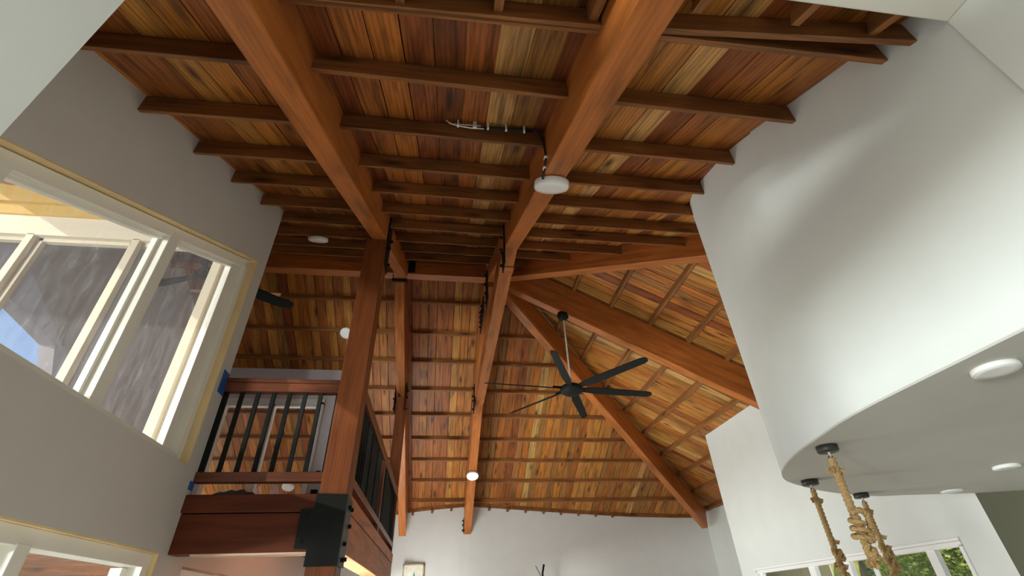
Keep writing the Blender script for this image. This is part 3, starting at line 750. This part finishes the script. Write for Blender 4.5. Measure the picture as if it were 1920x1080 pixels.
box('reveal', -1.565, -1.441, 3.30, 4.7, .278, .286, M['pale'], w2, axis=(0, 1, 0))
framebars(w2, 'X', -1.555, -1.465, [((3.30, .255), (4.7, .255), .045), ((3.33, FZ + .03), (3.33, .24), .05), ((4.67, FZ + .03), (4.67, .24), .05)], M['frame_w'])
pane(w2, 'X', -1.53, [(3.35, FZ + .05), (4.65, FZ + .05), (4.65, .235), (3.35, .235)], M['glass'])
# wing window
ww = structure(empty('window_4', (-2.7, 2.95, .75)), 'cream framed window of the loft wing, outside the left wall')
framebars(ww, 'Y', 2.93, 2.98, [((-3.75, 2.36), (-1.66, 2.36), .08), ((-2.975, .75), (-2.975, 2.33), .05), ((-2.29, .75), (-2.29, 2.33), .05), ((-1.69, .75), (-1.69, 2.33), .06), ((-3.72, .75), (-3.72, 2.33), .06), ((-3.75, .77), (-1.66, .77), .05)], M['cream'])
framebars(ww, 'Y', 2.97, 3.01, [((-3.75, 2.31), (-1.66, 2.31), .03), ((-2.925, .75), (-2.925, 2.33), .03), ((-2.335, .75), (-2.335, 2.33), .03)], M['cream'])
pane(ww, 'Y', 3.0, [(-3.7, .78), (-1.7, .78), (-1.7, 2.33), (-3.7, 2.33)], M['glass'])
eb = tag(empty('wing_fascia', (-2.8, 2.85, 2.5)), 'stepped ochre fascia above the wing window', 'fascia')
box('lower_board', -4.3, -1.575, 2.925, 2.958, 2.50, 2.60, M['yellow'], eb); box('upper_board', -4.3, -1.575, 2.895, 2.955, 2.595, 2.76, M['yellow'], eb)
box('cream_board', -4.3, -1.575, 2.940, 2.958, 2.40, 2.50, M['cream'], eb)
# lower porch roof outside the low window
pr = tag(empty('porch_roof', (-2.6, 2.5, .3)), 'boarded porch roof and ochre beam outside the low window', 'roof')
for k in range(30):
    x_ = -7.6 + k * .2
    o = box('porch_board', x_, x_ + .195, 2.55, 9.0, .46 + .0, .48, M['plank'], pr, axis=(0, 1, 0)); o.color = tone(pick({'b': 3, 'r': 2}))
box('porch_beam', -7.6, -1.60, 2.48, 2.56, .40, .60, M['yellow'], pr); box('porch_joist', -7.6, -1.60, 3.0, 3.05, .39, .46, M['purlin'], pr); box('porch_joist', -7.6, -1.60, 3.6, 3.65, .39, .46, M['purlin'], pr)
for yy in (4.3, 5.0, 5.8, 6.7): box('porch_joist', -7.6, -1.60, yy, yy + .05, .39, .46, M['purlin'], pr)
# loft back door
dr = structure(empty('door_1', (-2.4, 6.73, .63)), 'white framed sliding glass door at the back of the loft')
framebars(dr, 'Y', 6.69, 6.80, [((-3.08, 2.565), (-1.735, 2.565), .075), ((-3.05, .63), (-3.05, 2.56), .06), ((-1.765, .63), (-1.765, 2.56), .06)], M['frame_w'])
framebars(dr, 'Y', 6.70, 6.78, [((-2.435, .63), (-2.435, 2.53), .055), ((-2.39, .63), (-2.39, 2.53), .03), ((-3.02, 2.51), (-1.79, 2.51), .03)], M['frame_w'], 'stile')
pane(dr, 'Y', 6.76, [(-3.02, .64), (-2.45, .64), (-2.45, 2.5), (-3.02, 2.5)], M['glass_d']); pane(dr, 'Y', 6.74, [(-2.40, .64), (-1.80, .64), (-1.80, 2.5), (-2.40, 2.5)], M['glass_d'])
lk = box('lock', -1.705, -1.665, 6.715, 6.735, 1.47, 1.60, M['chrome'], dr); box('latch', -1.66, -1.61, 6.70, 6.735, 1.50, 1.63, M['black'], lk); box('latch', -1.68, -1.60, 6.70, 6.735, 1.33, 1.40, M['black'], lk)
# garden window
gw = structure(empty('window_5', (4.0, 5, .385)), 'white framed garden window at lower right')
zb = FZ + .25
framebars(gw, 'X', 3.985, 4.06, [((3.64, .372), (6.545, .372), .024), ((3.64, .340), (6.50, .340), .036), ((3.655, zb), (3.655, .33), .03), ((6.53, zb), (6.53, .33), .03)], M['frame_w'])
framebars(gw, 'X', 4.0, 4.05, [((5.47, zb), (5.47, .33), .10), ((4.93, zb), (4.93, .33), .075), ((3.95, zb), (3.95, .36), .085), ((6.44, zb), (6.44, .33), .04)], M['frame_w'], 'mullion')
for ya, yb in ((3.67, 3.91), (3.99, 4.90), (4.96, 5.43), (5.52, 6.43)):
    pane(gw, 'X', 4.03, [(ya, zb), (yb, zb), (yb, .345), (ya, .345)], M['glass'])

# ------------------------------------------------------------------ lights, fans, cable
def disk_light(name, c, ax, r, h, label, mat='diff', lit=False):
    e = tag(empty(name, c), label, 'light', 'round ceiling lights')
    lathe('housing', c, ax, [(r * .93, 0), (r, h * .12), (r, h * .82), (r * .965, h), (r * .90, h)], M['white'], e, 40)
    d2 = Vector(c) + Vector(ax).normalized() * (h * .98)
    lathe('diffuser', tuple(d2), ax, [(r * .90, 0), (r * .89, h * .05), (r * .6, h * .09), (.002, h * .10)], M['lit'] if lit else M['diff'], e, 40)
    return e
def pn(x_, y_, base): return (x_, y_, base)
c1 = (.484, 1.655, 1 + t * 1.655 - .002); b1 = disk_light('ceiling_light', c1, (0, t, -1), .090, .040, 'large round white light on the underside of the right near rafter')
disk_light('ceiling_light', (-1.285, 3.60, zn(3.60) - .112), (0, t, -1), .088, .034, 'round white light on a purlin in the upper left bay')
disk_light('ceiling_light', (-1.455, 6.08, zf(6.08) - .054), (0, -t, -1), .088, .036, 'round white light half hidden behind the left edge of the loft post')
disk_light('ceiling_light', (.462, 8.06, 6.037 - t * 8.06 - .002), (0, -t, -1), .098, .032, 'small glowing round light on the right far rafter', lit=True)
disk_light('ceiling_light', (-2.62, 8.95, zf(8.95) - .004), (0, -t, -1), .10, .04, 'round white light seen through the glass of the loft door')
disk_light('ceiling_light', (1.578, 1.070, .549), (0, 0, -1), .058, .016, 'round white light on the dropped ceiling near its straight edge')
disk_light('ceiling_light', (2.870, 2.17, .549), (0, 0, -1), .058, .016, 'small white light on the dropped ceiling at far right')
disk_light('ceiling_light', (3.16, 2.77, .549), (0, 0, -1), .058, .008, 'thin white light at the back edge of the dropped ceiling')
# tiny maker's marks on the big light rim
for k in range(5):
    a_ = -PI / 2 + (k - 2) * .09
    p = Vector(c1) + Vector((math.cos(a_) * .0975, math.sin(a_) * .0975, -.018))
    box('mark', p.x - .003, p.x + .003, p.y - .0015, p.y, p.z - .003, p.z + (.002 if k % 2 else .004), M['steel'], b1)
# big fan
FX, FY = 1.383, 4.90
fan = tag(empty('ceiling_fan', (FX, FY, 2.05)), 'large black six-bladed ceiling fan on a silver rod', 'fan')
zt = RZ - t * (FX - RX)
lathe('canopy', (FX, FY, zt + .01), (-.25, 0, -1), [(.072, 0), (.072, .03), (.05, .07), (.02, .085)], M['black'], fan)
cyl('downrod', (FX, FY, zt - .06), (FX, FY, 2.10), .011, .011, M['chrome'], fan, 12, smooth=True)
lathe('motor', (FX, FY, 2.14), (0, 0, -1), [(.02, 0), (.035, .02), (.10, .03), (.125, .045), (.13, .075), (.12, .10), (.085, .125), (.03, .135)], M['black'], fan)
for k in range(6):
    a_ = math.radians(6.5 + 60 * k); ca, sa = math.cos(a_), math.sin(a_)
    def bp(r, w, z): return (FX + ca * r - sa * w, FY + sa * r + ca * w, z)
    pts = [(.10, .026), (.30, .048), (.94, .040), (.985, .030), (1.0, .010)]
    top = [(r, w) for r, w in pts] + [(r, -w) for r, w in reversed(pts)]
    lo = [bp(r, w, 2.072 - w * .35) for r, w in top]; hi = [bp(r, w, 2.080 - w * .35) for r, w in top]
    prism('blade', lo, hi, M['black'], fan, (ca, sa, 0))
    b_ = bar('blade_arm', bp(.06, 0, 2.085), bp(.22, 0, 2.085), .05, .012, M['black'], fan)
# loft fan, mostly behind the left wall
LFX, LFY, LFZ = -2.46, 4.20, 2.93
lf = tag(empty('ceiling_fan', (LFX, LFY, LFZ)), 'black ceiling fan over the loft, one blade showing past the left wall', 'fan')
cyl('downrod', (LFX, LFY, LFZ), (LFX, LFY, 3.40), .012, .012, M['black'], lf, 10)
lathe('motor', (LFX, LFY, LFZ + .05), (0, 0, -1), [(.03, 0), (.09, .02), (.10, .07), (.04, .10)], M['black'], lf)
for k in range(3):
    a_ = math.radians(38 + 120 * k); ca, sa = math.cos(a_), math.sin(a_)
    pts = [(.08, .025), (.25, .05), (.55, .085), (.75, .085), (.86, .055), (.88, .0), (.86, -.03), (.55, -.05), (.25, -.035), (.08, -.025)]
    P = lambda r, w, dz: (LFX + ca * r - sa * w, LFY + sa * r + ca * w, LFZ + dz - w * .25)
    prism('blade', [P(r, w, 0) for r, w in pts], [P(r, w, .012) for r, w in pts], M['black'], lf, (ca, sa, 0))
# distant fan tip low on the far wall
tf = tag(empty('pedestal_fan', (1.9, 8.8, .35)), 'black tip of something standing against the far wall, only its top in view', 'fan')
TX, TY = 1.72, 9.0
tube('stem', [(TX - .03, TY, -.9), (TX - .02, TY, .55), (TX + .012, TY, .675)], .016, M['black'], tf, 10)
tube('wire', [(TX - .02, TY, .45), (TX - .13, TY, .66)], .006, M['steel'], tf, 6)
lathe('foot', (TX - .03, TY, FZ), (0, 0, 1), [(.16, 0), (.16, .02), (.03, .05), (.02, .3)], M['black'], tf)
# cable along the purlin and down the rafter
yc = 1.452; zc_ = zn(1.475)
cb_ = tag(empty('cable', (.2, yc, zc_ - .03)), 'black and white electric cable clipped along a purlin to the big round light', 'cable')
def cz(x_, d_): return (x_, yc + .008 + .012 * x_, zn(1.475) - d_)
tube('white_wire', [cz(-.075, .002), cz(-.05, .030), cz(-.01, .042), cz(.05, .050), cz(.115, .046)], .0035, M['wcable'], cb_, 8)
tube('white_wire', [cz(-.03, .030), cz(.02, .030), cz(.07, .026), cz(.125, .030)], .003, M['wcable'], cb_, 8)
tube('black_cable', [cz(.10, .036), cz(.18, .028), cz(.30, .020), cz(.37, .022), (.395, yc + .01, zc_ - .045), (.410, yc + .015, zc_ - .10), (.418, yc + .03, zc_ - .13), (.4235, 1.50, 1.84), (.4235, 1.54, 1.81), (.4235, 1.60, 1.80)], .006, M['cable'], cb_, 8)
tube('black_cable', [cz(.12, .042), cz(.20, .038), cz(.30, .030), cz(.36, .028)], .005, M['cable'], cb_, 8)
for x_ in (-.012, .065, .075, .135, .225, .315):
    box('clip', x_ - .004, x_ + .004, yc - .006, yc + .008, zc_ - .055, zc_ - .015, M['white'], cb_)
for y_, z_ in ((1.50, 1.84), (1.54, 1.81)):
    box('clip', .415, .4275, y_ - .012, y_ + .012, z_ - .004, z_ + .004, M['white'], cb_)
# wood off-cuts and shims above the near hip
for (xx, yy, l_, lab) in ((1.75, 3.86, .55, 'grey weathered board lying along the top of the orange hip rafter'), (1.28, 4.30, .28, 'pale torn scrap of sheathing above the orange hip rafter')):
    zz = RZ - t * (xx - RX) + .425
    o = tag(bar('offcut_board', (xx - l_ / 2, yy + l_ / 2, zz + t * l_ / 2), (xx + l_ / 2, yy - l_ / 2, zz - t * l_ / 2), .03, .05, M['pale'] if l_ < .4 else M['bark']), lab, 'board')

# ------------------------------------------------------------------ rope pendants
def catmull(P, sub):
    out = []; P = [Vector(p) for p in P]
    for i in range(len(P) - 1):
        p0, p1, p2, p3 = P[max(i - 1, 0)], P[i], P[i + 1], P[min(i + 2, len(P) - 1)]
        for s_ in range(sub):
            u = s_ / sub
            out.append(.5 * (2 * p1 + (p2 - p0) * u + (2 * p0 - 5 * p1 + 4 * p2 - p3) * u * u + (-p0 + 3 * p1 - 3 * p2 + p3) * u ** 3))
    out.append(P[-1]); return [tuple(p) for p in out]
def rope(name, pts, r, parent, step=.0045):
    # resample
    P = [Vector(p) for p in pts]; out = [P[0]]; acc = 0
    for a_, b_ in zip(P, P[1:]):
        L = (b_ - a_).length; n_ = max(1, int(L / step))
        out += [a_ + (b_ - a_) * (k + 1) / n_ for k in range(n_)]
    return tube(name, [tuple(p) for p in out], r, M['rope'], parent, 18, 3, 2 * PI / .085)
def fray(parent, c, r, d, n=9, name='frayed_end'):
    """tuft of loose strands at c, flaring along d"""
    vs = []; f = []
    D = Vector(d).normalized()
    for k in range(n):
        a_ = 2 * PI * k / n; sp = .85
        u = D.orthogonal().normalized(); v = D.cross(u)
        e = Vector(c) + (u * math.cos(a_) + v * math.sin(a_)) * r * sp + D * r * random.uniform(1.4, 2.0)
        s0 = Vector(c) + (u * math.cos(a_) + v * math.sin(a_)) * r * .35
        wv = (u * -math.sin(a_) + v * math.cos(a_)) * r * .34
        wn = (u * math.cos(a_) + v * math.sin(a_)) * r * .2
        b0 = len(vs)
        for p in (s0 - wv * .6, s0 + wv * .6, e + wv, e - wv): vs += [tuple(p), tuple(p + wn)]
        f += [(b0, b0 + 2, b0 + 4, b0 + 6), (b0 + 1, b0 + 7, b0 + 5, b0 + 3), (b0, b0 + 1, b0 + 3, b0 + 2), (b0 + 2, b0 + 3, b0 + 5, b0 + 4), (b0 + 4, b0 + 5, b0 + 7, b0 + 6), (b0 + 6, b0 + 7, b0 + 1, b0)]
    return obj(name, vs, f, M['rope'], parent)
def pendant(c, z_end, label, knots, rr):
    x, y = c
    e = tag(empty('rope_pendant', (x, y, .549)), label, 'pendant', 'rope pendants under the dropped ceiling')
    lathe('canopy', (x, y, .5485), (0, 0, -1), [(.042, 0), (.042, .022), (.039, .026), (.004, .026)], M['canopy'], e, 40)
    cyl('hook', (x, y, .524), (x, y, .502), .005, .005, M['chrome'], e, 10)
    ring = [(x + .010 * math.sin(a_), y, .496 + .012 * math.cos(a_)) for a_ in [2 * PI * k / 14 for k in range(15)]]
    tube('ring', ring, .0028, M['steel'], e, 8)
    rope('rope', [(x, y, .497), (x, y, z_end)], rr, e)
    fray(e, (x - .006, y - .004, .455), rr * .95, (-.8, -.1, -.35)); fray(e, (x + .008, y + .002, .453), rr * .95, (.8, 0, -.45))
    for zk, size, kind in knots:
        if kind == 'big':      # stacked wraps with one loop standing off to the right
            P = []
            for k in range(0, 64):
                u = k / 63; a_ = u * 2 * PI * 3.2
                rad = size * (.42 + .42 * u); P.append((x + rad * math.cos(a_) - .002, y + rad * .8 * math.sin(a_), zk + size * (.95 - 2.1 * u)))
            rope('knot', catmull(P, 2), rr * .62, e)
            L = [(x - size * .5, y - .012, zk + size * 1.2), (x + size * .25, y - .02, zk + size * 1.45), (x + size * 1.0, y - .012, zk + size * 1.15), (x + size * 1.22, y, zk + size * .35), (x + size * .95, y - .008, zk - size * .4), (x + size * .3, y - .022, zk - size * .75)]
            rope('knot_loop', catmull(L, 8), rr * .72, e)
        else:
            L = [(x - .004, y - rr, zk + size * 1.6), (x - size * .7, y - rr, zk + size * .8), (x - size * .25, y - rr * 1.2, zk - size * .1), (x + size * .6, y - rr, zk - size * .2), (x + size * .75, y, zk + size * .8), (x + size * .1, y - rr * 1.6, zk + size * .6), (x - size * .6, y - rr, zk - size * .7), (x, y - rr, zk - size * 1.3)]
            rope('knot', catmull(L, 8), rr * .68, e)
            fray(e, (x - size * .5, y - rr, zk - size * .9), rr * .9, (-.9, -.2, -.1), 7)
            fray(e, (x + size * .4, y - rr, zk + size * 1.7), rr * .9, (.1, -.2, .9), 6)
    return e
p1 = pendant((1.614, 1.850), .10, 'front rope pendant, thickest, with a big double knot and white bulb holder', [(.232, .042, 'big'), (.135, .026, 'small')], .0150)
cyl('bulb_holder', (1.614, 1.85, .10), (1.614, 1.85, .05), .009, .009, M['white'], p1, 20)
p2 = pendant((1.971, 2.472), .0, 'rope pendant hanging at the rounded nose of the dropped ceiling', [(.180, .034, 'small'), (.09, .022, 'small')], .0140)
p3 = pendant((2.573, 2.832), .0, 'rear rope pendant, furthest right, with a wide knot', [(.215, .045, 'small'), (.15, .05, 'small')], .0150)

# ------------------------------------------------------------------ picture on the far wall
yw = 9.468
pic = tag(empty('picture', (-.43, yw, .5)), 'small framed print of a green starfish on the far wall', 'picture')
x0, x1, z1_, z0_ = -.620, -.260, .768, .25
box('backing', x0, x1, yw, yw + .055, z0_, z1_, M['paper'], pic)
for q in ((x0, x0 + .022, z0_, z1_), (x1 - .022, x1, z0_, z1_), (x0, x1, z1_ - .02, z1_), (x0, x1, z0_, z0_ + .02)):
    box('frame', q[0], q[1], yw - .012, yw + .03, q[2], q[3], M['pframe'], pic)
def star(r0, r1, cx, cz, y0, mat):
    pts = []
    for k in range(10):
        a_ = PI / 2 + k * PI / 5; r = r0 if k % 2 == 0 else r1
        pts.append((cx + r * math.cos(a_), cz + r * math.sin(a_)))
    prism('starfish_print', [(a_, y0, b_) for a_, b_ in pts], [(a_, y0 + .004, b_) for a_, b_ in pts], mat, pic)
star(.17, .055, -.425, .49, yw - .004, M['teal']); star(.13, .035, -.425, .485, yw - .007, M['teal2'])

# ------------------------------------------------------------------ garden outside
def leaf_cloud(name, centre, rad, n, size, mat, parent):
    vs = []; f = []
    for k in range(n):
        u = Vector((random.gauss(0, 1), random.gauss(0, 1), random.gauss(0, 1))).normalized() * (random.random() ** .4)
        p = Vector(centre) + Vector((u.x * rad[0], u.y * rad[1], u.z * rad[2]))
        d = Vector((random.uniform(-1, 1), random.uniform(-1, 1), random.uniform(-.8, .5))).normalized(); s_ = size * random.uniform(.6, 1.3)
        w = d.orthogonal().normalized() * s_ * .3; m_ = p + d * s_ * .5 + Vector((0, 0, s_ * .08))
        b0 = len(vs); vs += [tuple(p), tuple(m_ + w), tuple(p + d * s_), tuple(m_ - w)]; f.append((b0, b0 + 1, b0 + 2, b0 + 3))
    o = obj(name, vs, f, mat, parent); o['kind'] = 'stuff'; return o
def bush(label, c, rad, n, size, mat, trunk=True):
    e = tag(empty('garden_shrub', (c[0], c[1], FZ - .12)), label, 'shrub')
    leaf_cloud('foliage', c, rad, n, size, M[mat], e)
    for k in range(5):
        a_ = k * 1.3
        tube('stem', [(c[0] + .1 * math.cos(a_), c[1] + .1 * math.sin(a_), FZ - .12), (c[0] + rad[0] * .3 * math.cos(a_), c[1] + rad[1] * .3 * math.sin(a_), c[2] - rad[2] * .2), (c[0] + rad[0] * .6 * math.cos(a_), c[1] + rad[1] * .6 * math.sin(a_), c[2] + rad[2] * .5)], .02, M['bark'], e, 6)
    return e
bush('bright yellow-green shrub filling the right pane of the garden window', (6.4, 5.9, .5), (1.0, .95, 1.4), 26000, .058, 'leaf')
bush('dark green shrub behind the left green pane of the garden window', (6.9, 8.5, .4), (1.0, 1.1, 1.2), 22000, .055, 'leaf2')
bush('taller shrub of mixed leaves further back in the garden', (9.2, 8.8, .8), (1.3, 2.8, 1.8), 26000, .09, 'leaf')
pm = tag(empty('palm', (6.0, 7.2, FZ)), 'palm with drooping yellow-green fronds outside the garden window', 'palm')
tube('trunk', [(6.1, 7.25, FZ - .12), (6.08, 7.22, .2), (6.05, 7.2, 1.0)], .05, M['bark'], pm, 10)
for k in range(9):
    a_ = k * 2 * PI / 9 + .3; L = random.uniform(.8, 1.1)
    sp_ = [(6.05 + L * u * math.cos(a_) * .55, 7.2 + L * u * math.sin(a_) * .6, 1.15 + .15 * math.sin(u * 2.4) - 1.1 * u * u) for u in [j / 10 for j in range(11)]]
    vs = []; f = []
    for j in range(11):
        p = Vector(sp_[j]); tg = (Vector(sp_[min(j + 1, 10)]) - Vector(sp_[max(j - 1, 0)])).normalized(); sd = tg.cross(Vector((0, 0, 1))).normalized()
        w = .12 * math.sin(PI * (j + .6) / 11.5)
        vs += [tuple(p - sd * w - Vector((0, 0, w * .7))), tuple(p), tuple(p + sd * w - Vector((0, 0, w * .7)))]
    for j in range(10):
        f += [(3 * j, 3 * j + 1, 3 * j + 4, 3 * j + 3), (3 * j + 1, 3 * j + 2, 3 * j + 5, 3 * j + 4)]
    obj('frond', vs, f, M['frond'], pm)
